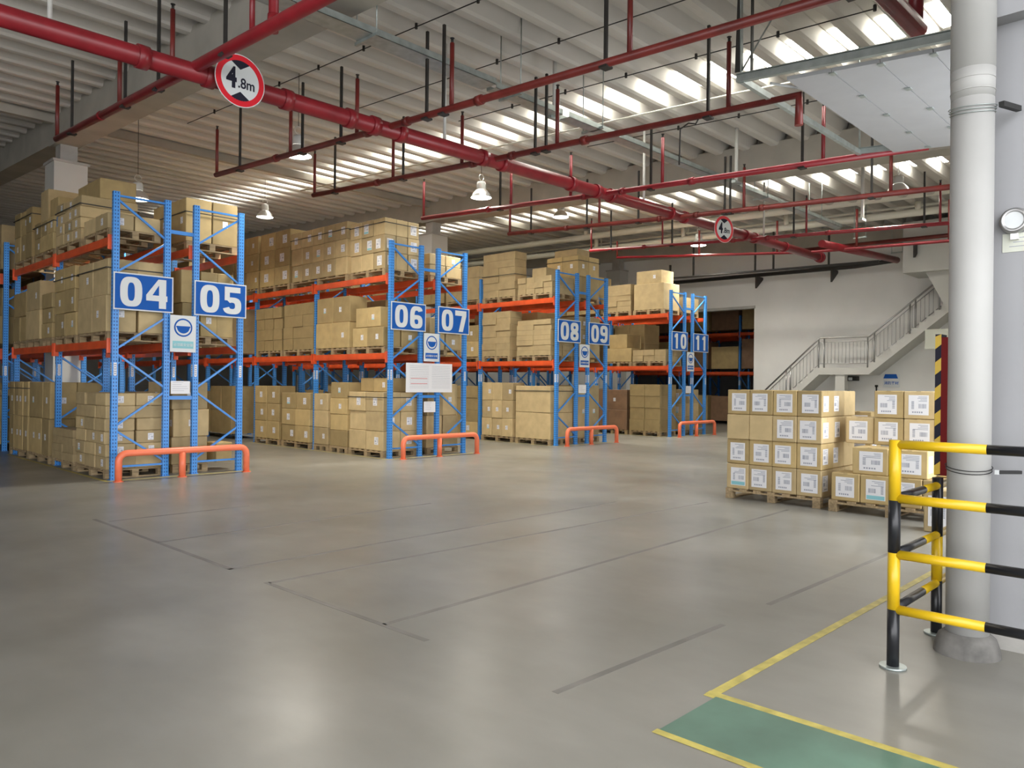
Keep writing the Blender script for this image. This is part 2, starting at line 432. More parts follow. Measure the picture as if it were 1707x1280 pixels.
W_, G_ = .8786, .3783
XR = {'04':4.2039,'05':4.2039+W_+G_,'06':9.503,'07':9.503+W_+G_,'08':14.74,'09':14.74+W_+G_,'10':20.054,'11':20.054+W_+G_}
Y0 = 12.678; LB = 2.811; Z1 = 2.169; Z2 = 3.7775; PT = .14; LZ = [0.0, Z1, Z2]
LN = ['on the floor under rack', 'middle shelf of rack', 'top shelf of rack']
NW = {'04':'four','05':'five','06':'six','07':'seven','08':'eight','09':'nine','10':'ten','11':'eleven'}
straps = []
def rs(rk, lv, y0, y1, top, ny, nz, where, strap=None, pal=True, xo=-.03, wd=None, **kw):
    """goods on one pallet of a rack: y range, top height, grid"""
    x0 = XR[rk]+xo; x1 = x0+(wd or W_+.04); base = LZ[lv]+PT
    wh = '%s %s %s' % (where, LN[lv], NW[rk])
    if pal: pallet(x0+.01, y0, LZ[lv]+.001, x1-x0-.02, y1-y0, 'wooden pallet under the %s, %s %s' % (where.replace('nearest stack','front stack'), LN[lv], NW[rk]), 'pallets in the racks')
    stack(x0, x1, y0+.01, y1-.01, base+.002, top, ny, nz, wh, **kw)
    if strap: straps.append((x0, x1, y0+.01, y1-.01, strap, wh))
W1, W2, W3, W4, W5 = 'nearest stack', 'second stack', 'third stack', 'fourth stack', 'fifth stack'
# --- rack 04
rs('04',2,16.95,18.25,4.90,3,2,W4, strap=4.75)
rs('04',2,15.56,16.85,4.52,3,2,W3, strap=4.42)
stack(4.25,4.75,15.55,16.05,4.525,4.88,1,1,'perched on third stack, top shelf of rack four',nx=1)
stack(4.25,4.8,16.3,16.8,4.525,5.15,1,1,'perched upright on third stack, top shelf of rack four',nx=1)
rs('04',2,14.1,15.45,4.66,3,4,W2, end=True, nx=1, mm=M_card2, strap=4.5)
stack(4.5,5.1,14.15,15.35,4.665,5.02,1,1,'lying on second stack, top shelf of rack four',nx=1)
rs('04',2,12.76,13.95,4.17,2,1,W1, end=True, nx=2, wd=.8, mm=M_card2)
rs('04',1,17.3,18.3,3.28,2,2,W5)
rs('04',1,16.35,17.28,3.42,1,2,W4, wd=.6)
rs('04',1,15.66,16.32,3.14,1,3,W3, lab=.8)
rs('04',1,14.32,15.5,3.5,2,3,W2, lab=.9, strap=3.3)
rs('04',1,12.8,14.2,3.46,2,2,W1, end=True, nx=2, strap=3.3)
rs('04',0,17.15,18.5,1.50,4,2,W4, jit=.5, strap=1.36)
rs('04',0,15.75,17.12,1.50,3,2,W3, end=True, nx=2, mm=M_card)
rs('04',0,14.38,15.58,.69,2,4,W2)
rs('04',0,12.82,14.25,1.345,3,6,W1, end=True, nx=2, mm=M_card2, lab=.6)
# --- rack 05 (seen through the end frames)
rs('05',2,12.9,14.3,4.65,2,1,W1, end=True, nx=2, mm=M_card, strap=4.4)
rs('05',1,12.85,14.2,3.42,2,2,W1, end=True, nx=3, xo=-.1, wd=.9)
rs('05',0,12.95,14.0,1.53,2,3,W1, end=True, nx=1, xo=-.2, wd=.62, mm=M_card2)
stack(6.0,6.3,12.9,13.3,.142,.48,1,1,'small carton beside nearest stack on the floor under rack five',nx=1)
# --- rack 06
rs('06',2,18.1,19.4,5.25,2,3,W4)
rs('06',2,16.6,18.05,5.25,2,3,W3, mm=M_card, lab=.9, lw=(.2,.2))
rs('06',2,14.15,16.52,5.08,5,3,W2, mm=M_card2, lab=.7, lw=(.14,.16), strap=4.9)
rs('06',2,12.8,14.05,4.97,3,3,W1, end=True, nx=3, mm=M_card2, lab=.6, lw=(.16,.2), strap=4.86)
rs('06',1,16.9,18.2,3.38,3,4,W4, lab=.9, lw=(.12,.1))
rs('06',1,15.5,16.85,3.4,3,4,W3, lab=.5)
rs('06',1,14.05,15.4,3.45,2,2,W2, kind='dotted')
rs('06',1,12.8,13.97,2.72,2,1,W1, end=True, nx=2)
stack(9.5,10.1,12.95,13.85,2.725,3.14,2,1,'second layer of nearest stack, middle shelf of rack six',nx=1)
stack(10.15,10.5,13.0,13.6,2.725,3.1,1,1,'inner carton atop nearest stack, middle shelf of rack six',nx=1,end=True)
rs('06',0,17.0,18.24,1.45,2,3,W5, lab=.8, lw=(.12,.14))
rs('06',0,15.6,16.9,1.3,2,3,W4, lab=.9, lw=(.13,.15))
rs('06',0,14.85,15.45,1.3,1,3,W3, pal=True)
rs('06',0,14.1,14.8,1.56,1,4,W2)
rs('06',0,12.8,14.05,1.36,2,3,W1, end=True, nx=2, mm=M_card2, lab=.7, lw=(.14,.16), strap=1.24)
stack(9.75,10.4,13.05,14.0,1.365,1.66,2,1,'atop nearest stack on the floor under rack six',nx=1)
# --- rack 07
rs('07',2,12.85,14.1,4.4,2,2,W1, end=True, nx=2)
rs('07',1,12.85,14.1,3.0,2,2,W1, end=True, nx=2, mm=M_card2)
rs('07',0,12.9,14.1,1.55,2,2,W1, end=True, nx=2, mm=M_card2, lab=.6)
# --- rack 08
rs('08',2,15.5,16.9,4.86,2,3,W3, lab=.9, lw=(.12,.15))
rs('08',2,14.1,15.36,5.12,2,6,W2, mm=M_card2, strap=4.5)
rs('08',2,12.8,14.02,4.36,4,3,W1, mm=M_card2, end=True, nx=2)
stack(14.95,15.5,13.2,13.7,4.365,4.62,1,1,'atop nearest stack, top shelf of rack eight',nx=1)
rs('08',1,15.5,16.9,3.2,2,2,W3, mm=M_card)
rs('08',1,14.27,15.36,3.53,2,7,W2, mm=M_card2)
rs('08',1,12.8,14.03,3.24,2,7,W1, end=True, nx=2, mm=M_card2)
rs('08',0,15.5,16.9,1.5,2,4,W3, lab=.9, lw=(.12,.14))
rs('08',0,14.14,15.36,1.6,3,3,W2, lab=.6)
rs('08',0,12.8,14.05,1.52,1,2,W1, end=True, nx=1, mm=M_card2, lab=0, strap=1.38)
# --- rack 09
rs('09',2,12.95,14.1,5.05,2,2,W1, end=True, nx=2, mm=M_card, strap=4.9)
stack(16.05,16.6,13.1,13.9,5.055,5.25,1,1,'lying on nearest stack, top shelf of rack nine',nx=1)
rs('09',1,12.9,14.1,3.4,2,3,W1, end=True, nx=2, mm=M_card2)
rs('09',0,12.9,14.1,1.55,2,1,W1, end=True, nx=2, mm=M_card2)
# --- rack 10
rs('10',2,14.1,15.2,4.78,2,5,W2, mm=M_card2)
rs('10',2,12.9,14.02,4.74,1,1,W1, end=True, nx=1, kind='slotted', mm=M_card2)
stack(20.1,20.8,13.02,13.95,4.745,5.14,1,1,'flat bin atop nearest stack, top shelf of rack ten',nx=1,mm=M_card2)
rs('10',1,14.05,15.1,2.74,1,1,W2)
stack(20.1,20.9,14.3,15.0,2.745,3.2,1,1,'atop second stack, middle shelf of rack ten',nx=1)
rs('10',1,12.8,14.02,2.68,3,2,W1, end=True, nx=2, mm=M_card2)
rs('10',0,14.2,15.4,1.42,1,2,W2, mm=M_card3)
rs('10',0,12.98,14.12,1.6,2,4,W1, end=True, nx=2, lab=.5)
rs('11',2,12.95,14.0,4.4,2,2,W1, end=True, nx=1, mm=M_card2, lab=.8, lw=(.2,.25))
rs('11',0,12.9,14.0,1.45,2,3,W1, end=True, nx=1, mm=M_card2, lab=.8, lw=(.2,.2))
# --- deeper bays: less is seen of them
rdn = random.Random(3)
def fill(rk, ya, yb, lvls=(0,1,2), mm=None, tall=1.0):
    for lv in lvls:
        y = ya
        n = 0
        while y+1.2 < yb:
            n += 1
            h = (1.25 if lv < 2 else 1.15)*rdn.uniform(.75,1.08)*tall
            x0 = XR[rk]-.02 if rk in XR else rk
            stack(x0, x0+W_+.02, y+.04, y+1.26, LZ[lv]+.02+.12, LZ[lv]+.14+h, 2, 2, 'deep in rack %s' % NW.get(rk, rk), nx=1, lab=.3, mm=mm, rank=.05)
            y += 1.36
for rk, ya in (('04',19.3),('06',19.5),('08',19.3),('10',15.5)): fill(rk, ya, ya+5.6 if rk != '10' else 18.3)
for rk in ('05','07','09','11'): fill(rk, 14.4, 18.3, (0,1))
fill('08', 16.95, 18.3)
for rk in ('05','09','10','11'): fill(rk, 19.3, 27.5)

# --- free-standing pallets of labelled cartons at the right
def pile(lb, x, y, z, dx, dy, dz, plain=False, front=True, side=True, rz=0, st=0, m=None, big=True):
    cartons.append((9, dict(pos=(x,y,z), size=(dx,dy,dz), mm=m or M_card, kind='plain', label=lb, big=(front and not plain), bigs=(side and not plain), rz=radians(rz), style=st, lab=False, labe=False, lw=(0,0), where='')))
pallet(9.78,3.93,.001,1.22,1.32,'wooden pallet under the tall four-tier block of labelled cartons')
cn = ['leftmost column','second column from left','third column from left','corner column nearest us']
for k in range(4):
    for j in range(4):
        pl = (k == 2 and j >= 2)
        pile('%s carton, %s, tall labelled block%s' % (nice(k)+'-tier' if k < 3 else 'top-tier', cn[3-j], ', no label' if pl else ', beside the stairs'), 9.8+(.015 if k % 2 else -.01), 3.92+j*.332+(.01 if k % 2 else 0), .142+k*.343, .40, .328, .339, plain=pl, side=(j == 0), rz=random.uniform(-.8,.8), st=k*4+j, m=M_card if k % 2 else M_card2)
    for i in (1,2):
        pile('%s carton, %s on the dock-facing side of the tall labelled block' % (nice(k)+'-tier' if k < 3 else 'top-tier', ['','middle','far'][i]), 9.8+i*.405, 3.93+(.02 if k % 2 else 0), .142+k*.343, .40, .328, .339, front=False, side=(i == 1 or k == 0), rz=random.uniform(-.8,.8), st=k*5+i, m=M_card2)
pallet(11.2,3.75,.001,1.2,1.1,'pallet half hidden behind the tall block and the low labelled block')
for k in range(3):
    pile('%s carton of the half-hidden stack behind the two labelled blocks' % (nice(k)+'-tier' if k < 2 else 'top-tier'), 11.22, 3.8, .142+k*.36, .4, .36, .355, st=k+31, m=M_card)
pallet(9.72,2.35,.001,1.2,1.45,'wooden pallet under the lower labelled cartons, behind the yellow rail')
for j in range(4):
    pile('bottom-tier carton, %s, lower labelled block behind the yellow rail' % ['fourth from left','third from left','second from left','leftmost'][j], 9.75, 2.38+j*.352, .142, .42, .345, .345, side=(j == 0), st=40+j, rz=random.uniform(-1,1), m=M_card)
pile('second-tier carton, left one, set forward on the lower labelled block', 9.79, 3.12, .49, .4, .42, .33, st=51, rz=-1, m=M_card)
pile('second-tier carton seen inside the yellow rail corner, lower labelled block', 9.79, 2.68, .49, .4, .39, .33, st=52, rz=1.5, m=M_card)
for k in range(4):
    for j in range(4):
        if k == 3 and j >= 3: continue
        if k == 2 or k == 3 or (k < 2 and j in (0,)):
            pile('%s carton, back row %s, lower labelled block' % (nice(k)+'-tier' if k < 3 else 'top-tier', ['far right','third from left','second from left','leftmost'][j]), 10.2+(.01*j), 2.38+j*.352, .142+k*.346, .42, .345, .34, st=60+k*4+j, rz=random.uniform(-1,1), side=(j == 0), m=M_card2 if j % 2 else M_card)
pile('carton standing alone beyond the yellow rail post, half behind the round column', 9.1, 2.25, .002, .3, .28, .46, st=88, m=M_card2)

# build the cartons: the 300 that show largest one by one, the rest as one heap
cartons.sort(key=lambda c: -c[0])
used = {}
LIMIT = 298
for n, (s, d) in enumerate(cartons[:LIMIT]):
    lb = d['label']
    if lb in used:
        used[lb] += 1
    used.setdefault(lb, 1)
    me = themed(carton_mesh(*d['size'], d['kind']), d['mm'], d['mm'].name)
    o = link('carton', me, None, d['pos'], d['rz'])
    grp = 'labelled cartons by the stairs' if s == 9 else 'cartons in the pallet racks'
    tag(o, lb, 'carton', grp)
    dx, dy, dz = d['size']
    if d.get('big'):
        link('shipping_label', label_mesh(dy*.66, dz*.72, d['style'], 'x'), o, (-.0005, dy*(.14+.04*(d['style'] % 3)), dz*.14))
    if d.get('bigs'):
        link('shipping_label', label_mesh(dx*.42, dz*.6, d['style']+1, 'y'), o, (dx*.1, -.0005, dz*.2))
    lw, lh = d['lw']
    if d['lab']:
        lw2, lh2 = min(lw, dy*.6), min(lh, dz*.6); f1 = .15+.5*((d['style']*7) % 10)/10
        link('shipping_label', label_mesh(lw2, lh2, d['style'] % 6, 'x'), o, (-.0005, (dy-lw2)*f1, (dz-lh2)*.5))
    if d['labe']:
        lw2, lh2 = min(lw, dx*.6), min(lh, dz*.6)
        link('shipping_label', label_mesh(lw2, lh2, d['style'] % 6, 'y'), o, ((dx-lw2)*.5, -.0005, (dz-lh2)*.5))
far = {}
for s, d in cartons[LIMIT:]:
    b = far.setdefault('f', MB()); x, y, z = d['pos']; dx, dy, dz = d['size']
    b.box(x, x+dx, y, y+dy, z, z+dz, {M_card.name:0, M_card2.name:1, M_card3.name:2}[d['mm'].name])
for k, b in far.items():
    tag(obj('distant_cartons', b, [M_card, M_card2, M_card3]), 'mass of brown cartons deep inside the racks', 'cartons', kind='stuff')
# straps round the stacks
for (x0,x1,y0,y1,z,wh) in straps:
    b = MB(); e = .014; t = .006
    b.box(x0-e-t, x0-e, y0-e, y1+e, z, z+.016); b.box(x1+e, x1+e+t, y0-e, y1+e, z, z+.016)
    b.box(x0-e-t, x1+e+t, y0-e-t, y0-e, z, z+.016); b.box(x0-e-t, x1+e+t, y1+e, y1+e+t, z, z+.016)
    tag(obj('packing_strap', b, M_strap), 'thin black strap round the %s' % wh, 'strap')

# ================================================================ RACKS
pm = MB().box(-.047,.047,-.035,.035,.008,4.48); POST = pm.fixed('upright_post', M_post)
PLATE = MB().box(-.06,.06,-.055,.055,0,.008).fixed('foot_plate', M_blue)
FLIP = {}
tagm = MB().box(-.022,.022,-.0015,0,0,.2,0); 
for i in range(5): tagm.box(-.014,.014,-.0022,0,.02+.035*i,.04+.035*i,1)
TAG = tagm.fixed('location_label', [M_paper, M_ink])
BEAMM = {}
def beam_mesh(L):
    if round(L,3) not in BEAMM:
        b = MB().box(-.025,.025,.05,L-.05,-.125,0); b.box(-.03,-.025,.05,L-.05,-.1,-.09)
        e = MB().box(-.055,.03,.035,.055,-.2,.03)
        BEAMM[round(L,3)] = (b.fixed('shelf_beam', M_orange), e.fixed('beam_connector', M_orange))
    return BEAMM[round(L,3)]
def zig(mirror):
    """horizontal and diagonal braces of one end frame, in x 0..W"""
    out = []; Lx, Rx = .047, W_-.047
    sx = (lambda x: W_-x) if mirror else (lambda x: x)
    zs = [.22,.8,1.4,2.0,2.6,3.2,3.8,4.4]
    xs = [Rx,Lx]*4
    for i in range(7):
        out.append(('diagonal_brace', (sx(xs[i]),0,zs[i]+.02), (sx(xs[i+1]),0,zs[i+1]-.02)))
    out.append(('horizontal_brace', (sx(Lx),0,.2), (sx(Rx),0,.2))); out.append(('horizontal_brace', (sx(Lx),0,4.42), (sx(Rx),0,4.42)))
    return out
BR = {}
for mir in (0,1):
    BR[mir] = [(n, MB().beam(a, b, .035, .03).fixed(n, M_blue)) for n, a, b in zig(mir)]
def rack(code, x, ys, label, mirror, name='pallet_rack', spacer=False, back=True):
    t = thing(name, label, 'pallet rack', (x, ys[0], 0), 0, 'blue and orange pallet racks')
    for n, yy in enumerate(ys):
        fl = yy-ys[0]
        for px in (.047, W_-.047):
            p = link('upright_post', POST, t, (px, fl, 0)); link('foot_plate', PLATE, p)
            if n < 2 and ((px < .1) or code in ('05','07','09','11')):
                o = link('location_label', TAG, p, (0,-.036,1.62))
                if px < .1: link('location_label', TAG, p, (-.048,0,1.62), -pi/2)
        if n < 4:
            for nm, me in BR[mirror]: link(nm, me, t, (0, fl, 0))
        if n < len(ys)-1:
            L = ys[n+1]-yy
            if L < 1.5: continue
            bm, cm = beam_mesh(L)
            for z in (Z1, Z2):
                for px, fx in ((.0, 1), (W_, -1)):
                    bo = link('shelf_beam', bm, t, (px, fl, z))
                    c1 = link('beam_connector', cm, bo); link('beam_connector', cm, bo, (0, L-.09, 0))
    if spacer:
        for z in (1.27, 3.98): link('row_spacer', SP, t, (W_, 0, z))
    return t
SP = MB().box(0, G_, -.02, .02, -.03, .03).fixed('row_spacer', M_blue)
A = [Y0, Y0+LB, Y0+2*LB]
for c in ('04','05','06','07','08','09','10','11'):
    ys = list(A)
    if c in ('06','07'): ys += [Y0+3*LB, Y0+4*LB]
    rack(c, XR[c], ys, 'blue and orange pallet rack whose end frame carries the blue sign number %s' % NW[c], 1 if int(c) % 2 else 0, spacer=(int(c) % 2 == 0))
rack('b1', XR['04'], [19.22,22.03,24.84], 'pallet rack behind the white square column at the far left edge', 0, spacer=False)
rack('b2', XR['08'], [19.22,22.03,24.84], 'pallet rack in line behind rack eight, past the column', 0)
for c_, w_ in (('05','five'),('09','nine'),('10','ten'),('11','eleven')):
    rack('b', XR[c_], [19.22,22.03,24.84,27.65], 'pallet rack deep in the hall, in line behind rack %s' % w_, 0)
rack('b', XR['06'], [Y0+4*LB+.3,Y0+5*LB+.3,Y0+6*LB+.3], 'farthest pallet rack, in line behind rack six', 0)
# racks in the hall behind the opening
def far_rack(x, ya, nb, label):
    return rack('far', x, [ya+LB*i for i in range(nb)], label, 0)
far_rack(29.0, 12.2, 4, 'pallet rack beyond the wall opening, blue posts with red beams')
far_rack(31.6, 12.2, 4, 'second pallet rack row beyond the wall opening')
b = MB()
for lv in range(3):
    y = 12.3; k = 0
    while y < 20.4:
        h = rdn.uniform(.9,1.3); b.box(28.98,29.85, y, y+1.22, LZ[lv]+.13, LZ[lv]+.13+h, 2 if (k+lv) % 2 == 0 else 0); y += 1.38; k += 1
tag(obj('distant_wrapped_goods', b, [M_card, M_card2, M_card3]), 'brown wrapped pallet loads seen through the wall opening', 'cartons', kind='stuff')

# ---- number signs, helmet signs, papers
def glyph(b, ch, cx, w_, h_, t, y0, y1):
    lay = [0]
    def ring(zc, rx, rzz, a0=0, a1=360, n=36):
        lay[0] += .0004
        def P(rx_, rz__, a):
            c_, s_ = cos(radians(a)), sin(radians(a)); e = .72
            return (cx+rx_*abs(c_)**e*(1 if c_ > 0 else -1), zc+rz__*abs(s_)**e*(1 if s_ > 0 else -1))
        for i in range(n):
            u, v = a0+(a1-a0)*i/n, a0+(a1-a0)*(i+1)/n
            q = [P(rx, rzz, u), P(rx, rzz, v), P(rx-t, rzz-t*.8, v), P(rx-t, rzz-t*.8, u)]
            b.prism([(x, y0-lay[0], z) for x, z in q], (0, y1-y0, 0))
    def pl(pts):
        lay[0] += .0004; b.prism([(cx+x, y0-lay[0], z) for x, z in pts], (0, y1-y0, 0))
    X, Z = w_/2, h_/2; k = .27*h_
    if ch == '0': ring(0, X, Z)
    if ch == '8': ring(Z-k+.0, X*.95, k); ring(-Z+k, X, k)
    if ch == '6': ring(-Z+k*1.12, X, k*1.12); ring(0, X, Z, 90, 270); ring(Z-k, X, k, 10, 90)
    if ch == '9': ring(Z-k*1.12, X, k*1.12); ring(0, X, Z, -90, 90); ring(-Z+k, X, k, 190, 270)
    if ch == '5':
        pl([(-X*.8,Z-t*.85),(X*.9,Z-t*.85),(X*.9,Z),(-X*.8,Z)]); pl([(-X*.8,0),(-X*.8+t*.8,-.0),(-X*.8+t*.8,Z),(-X*.8,Z)])
        ring(-Z+k*1.15, X, k*1.15, -165, 130)
    if ch == '7':
        pl([(-X,Z-t),(X,Z-t),(X,Z),(-X,Z)]); pl([(-X*.35,-Z),(-X*.35+t*1.1,-Z),(X,Z-t),(X-t*1.15,Z-t)])
    if ch == '4':
        pl([(X*.2,-Z),(X*.2+t,-Z),(X*.2+t,Z),(X*.2,Z)]); pl([(-X,-Z*.5),(X,-Z*.5),(X,-Z*.5+t*.8),(-X,-Z*.5+t*.8)])
        pl([(-X,-Z*.5+t*.8),(-X+t*.85,-Z*.5+t*.8),(X*.2+t*.5,Z),(X*.2-t*.1,Z)])
    if ch == '1':
        pl([(-t/2+.01,-Z),(t/2+.01,-Z),(t/2+.01,Z),(-t/2+.01,Z)]); pl([(-t/2+.01,Z*.45),(-t/2+.01,Z),(-t*.1,Z),(-X*.75,Z*.72),(-X*.75,Z*.45)])
def number_sign(num, xc):
    t = thing('number_sign', 'blue sign with white figures %s, on the end of rack %s' % (num, NW[num]), 'sign', (xc, 12.6, 2.935))
    obj('sign_board', MB().box(-.455,.455,-.006,.006,-.29,.29,0).box(-.435,.435,-.0075,-.006,-.27,.27,1), [M_signw, M_sblue], t)
    for i, ch in enumerate(num):
        gb = MB(); glyph(gb, ch, -.195+.39*i, .33, .465, .112, -.0095, -.0075); obj('figure_'+{'0':'zero','1':'one','4':'four','5':'five','6':'six','7':'seven','8':'eight','9':'nine'}[ch], gb, M_signw, t)
    return t
for c in ('04','05','06','07','08','09','10','11'):
    number_sign(c, XR[c]+W_/2+.01)
def helmet_sign(x, nth, face):
    t = thing('safety_sign', 'white helmet safety sign with round blue symbol between %s' % nth, 'sign', (x, 12.59, 2.32))
    obj('sign_board', MB().box(-.21,.21,-.004,.004,-.3,.3), M_signw, t)
    def disc(r, m, y, name, cz=.1, half=None, sxx=1):
        n = 32; a0, a1 = (0, 2*pi) if half is None else half
        pts = [(r*cos(a0+(a1-a0)*i/n)*sxx, y, cz+r*sin(a0+(a1-a0)*i/n)) for i in range(n+(half is not None))]
        return obj(name, MB().prism(pts, (0,.0012,0)), m, t)
    disc(.15, M_sblue, -.0062, 'symbol_ring')
    disc(.125, M_signw, -.0078, 'symbol_ground')
    disc(.105, M_sblue, -.0094, 'helmet_symbol', cz=.11, half=(pi, 2*pi))
    obj('helmet_brim', MB().box(-.115,.115,-.0105,-.009,.1,.125), M_sblue, t)
    obj('caption_band', MB().box(-.17,.17,-.0055,-.004,-.24,-.12), M_teal if face else M_sblue, t)
    lettering('caption', '必须戴安全帽', .052, M_signw, t, (0,-.0065,-.18), sx=1)
for nm, a, fc in (('signs four and five','04',1),('signs six and seven','06',0),('signs eight and nine','08',0),('signs ten and eleven','10',0)):
    helmet_sign(XR[a]+W_+G_/2, nm, fc)
def sheet(x, z, w, h, label, lines=5, name='paper_notice', red=False):
    t = thing(name, label, 'notice', (x, 12.62, z))
    obj('sheet', MB().box(-w/2,w/2,-.002,.002,-h/2,h/2), M_paper, t)
    b = MB(); r2 = MB()
    for i in range(lines):
        zz = h*.4-i*h*.8/lines; b.box(-w*.42, w*random.uniform(.0,.42) if w < .5 else -w*.02, -.003, -.002, zz-.004, zz)
        if w > .5: b.box(w*.05, w*.45, -.003, -.002, zz-.004, zz)
    obj('printed_lines', b, M_ink, t)
    if red:
        for zz in (-.02,-.13): r2.box(-w*.4,-w*.05,-.0035,-.002,zz,zz+.008)
        obj('red_lines', r2, M_signr, t)
sheet(5.25,1.44,.31,.21,'white paper notice below the helmet sign on rack pair four and five')
sheet(10.55,1.67,1.28,.62,'large white notice board with red ruled lines across racks six and seven', 14, 'notice_board', True)
sheet(10.56,1.05,.32,.23,'small white paper below the large notice board')
sheet(15.77,1.45,.31,.22,'white paper below the helmet sign on rack pair eight and nine')
sheet(21.06,1.45,.31,.22,'white paper below the helmet sign on rack pair ten and eleven')
# ---- orange rack-end guards
def guard(x0, x1, nm):
    t = thing('rack_guard', 'orange tubular floor guard in front of racks %s' % nm, 'guard rail', (x0, 12.36, 0), 0, 'orange rack end guards')
    L = x1-x0; r = .052; z = .43
    pts = [(0,0,.008),(0,0,z-.12)]+[(.12-.12*cos(a),0,z-.12+.12*sin(a)) for a in (pi/8,pi/4,3*pi/8,pi/2)]+[(L-.12+.12*sin(a),0,z-.12+.12*cos(a)) for a in (0,pi/8,pi/4,3*pi/8)]+[(L,0,z-.12),(L,0,.008)]
    obj('bent_tube', MB().tube(pts, r, 14), M_guard, t)
    obj('middle_leg', MB().tube([(L*.47,0,.008),(L*.47,0,z-.03)], r, 14), M_guard, t)
    for x in (0, L*.47, L): obj('foot_plate', MB().tube([(x,0,0),(x,0,.01)], .075, 16), M_guard, t)
guard(4.22, 6.28, 'four and five'); guard(9.66, 11.72, 'six and seven'); guard(14.86, 16.95, 'eight and nine'); guard(20.15, 22.25, 'ten and eleven')
# thin yellow border line on the floor round the rack ends
for a, nm in (('04','four and five'),('06','six and seven'),('08','eight and nine'),('10','ten and eleven')):
    b = MB().box(XR[a]-.12, XR[a]-.07, 12.55, 18.3, .0005,.0015).box(XR[a]-.12, XR[a]+2.25, 12.5, 12.55, .0005,.0015)
    tag(obj('floor_line', b, M_ytape), 'pale worn line on the floor round racks %s' % nm, 'floor marking')

# ================================================================ SPRINKLER PIPES
def zbr(y): return 4.80+.048*(y-1.2) if y < 8.8 else 5.165+.057*(y-8.8)
mp = thing('sprinkler_main_pipe', 'thick red main pipe crossing under the roof behind the 4.8m signs', 'pipe', (0, 8.8, 5.08))
obj('pipe_run', MB().tube([(-4,0,-.03),(21.7,0,.18)], .108, 20), M_red, mp)
for x in (3.2,3.95,4.95,5.9,6.3,6.75,8.4,8.85,10.6,11.35,11.8,13.9,14.45,17.2,17.7,19.4,21.6):
    zc = -.03+(x+4)*.21/25.7
    obj('pipe_coupling', MB().tube([(x-.06,0,zc),(x+.06,0,zc)], .13, 20), M_red, mp)
obj('pipe_end_cap', MB().tube([(21.68,0,.18),(21.76,0,.18)], .15, 20), M_red, mp)
for x in (-1.2, 2.3, 7.6, 12.9, 18.2):
    obj('hanger_rod', MB().tube([(x,0,.1),(x,0,1.62)], .025, 8), M_white, mp)
BRS = [('first branch pipe on the left',3.77,1.0,14.0,M_red,.048,[13.95,11.16,7.4,9.4],[13.2,10.95,9.82,8.0,5.0,2.5]),
       ('second branch pipe, dark red,',6.52,-.5,14.17,M_dred,.046,[14.13,11.43,9.53,7.42,4.64],[13.2,11.06,9.95,7.92,7.58,4.95,2.4]),
       ('third branch pipe, dark red, ending in an elbow,',8.61,3.75,14.15,M_dred,.048,[14.1,11.41,9.52,7.42,4.64],[13.34,11.11,7.86,7.64,4.92]),
       ('fourth branch pipe, bright red,',11.55,3.2,14.15,M_red,.05,[14.1,11.22,9.59,7.49,4.65],[11.54,7.73,4.97]),
       ('fifth branch pipe, dark red,',14.18,2.6,13.85,M_dred,.05,[13.8,10.9,7.28,4.52],[13.06,11.27,9.81,7.7,7.58,4.84]),
       ('sixth branch pipe, pinkish red,',17.46,3.2,13.75,M_red,.042,[13.7,11.3,9.5,7.4,4.6],[13.0,11.0,7.7,4.9])]
for nm, x, ya, yb, mm, r, ris, han in BRS:
    z0 = zbr(8.8)
    t = thing('sprinkler_branch_pipe', nm+' crossing the red main pipe', 'pipe', (x, 8.8, z0), 0, 'sprinkler branch pipes')
    P_ = lambda yy: (0, yy-8.8, zbr(yy)-z0)
    pts = [P_(ya), P_(8.8), P_(yb)]
    if x == 8.61: pts = [(0, ya-8.8, zbr(ya)-z0-.35), (0, ya-8.8, zbr(ya)-z0)]+pts[1:]
    obj('pipe_run', MB().tube(pts, [.068,.068,r] if x == 3.77 else r, 12), mm, t)
    for yy in ris:
        k = P_(yy); top = zr(yy)-.75-z0 if yy < 13 else zr(yy)-.7-z0
        ro = obj('sprinkler_riser', MB().tube([k, (0,k[1],top)], .03 if r > .045 else .024, 8), mm if yy < 9 or x > 9 else M_dred, t)
        obj('sprinkler_head', MB().tube([(0,k[1],top),(0,k[1],top+.05)], .018, 8).tube([(0,k[1],top+.06),(0,k[1],top+.065)], .03, 8), M_blk, ro)
    for yy in han:
        k = P_(yy); obj('hanger_strut', MB().box(-.017,.017,k[1]-.017,k[1]+.017,k[2],zr(yy)-.5-z0+.03), M_blk, t)
        obj('hanger_clamp', MB().box(-.06,.06,k[1]-.05,k[1]+.05,k[2]-r-.012,k[2]-r+.012), M_blk, t)
    for yy in (6.9, 8.35, 9.25, 11.9):
        if ya < yy < yb: k = P_(yy); obj('pipe_coupling', MB().tube([(0,k[1]-.05,k[2]),(0,k[1]+.05,k[2])], r+.016, 12), mm, t)
tag(obj('riser_main', MB().tube([(3.9,7.2,5.12),(3.9,7.2,6.9)], .05, 14).tube([(3.9,7.2,5.2),(3.9,7.2,5.3)], .062, 14), M_red), 'thick red vertical riser above the large height limit sign', 'pipe')
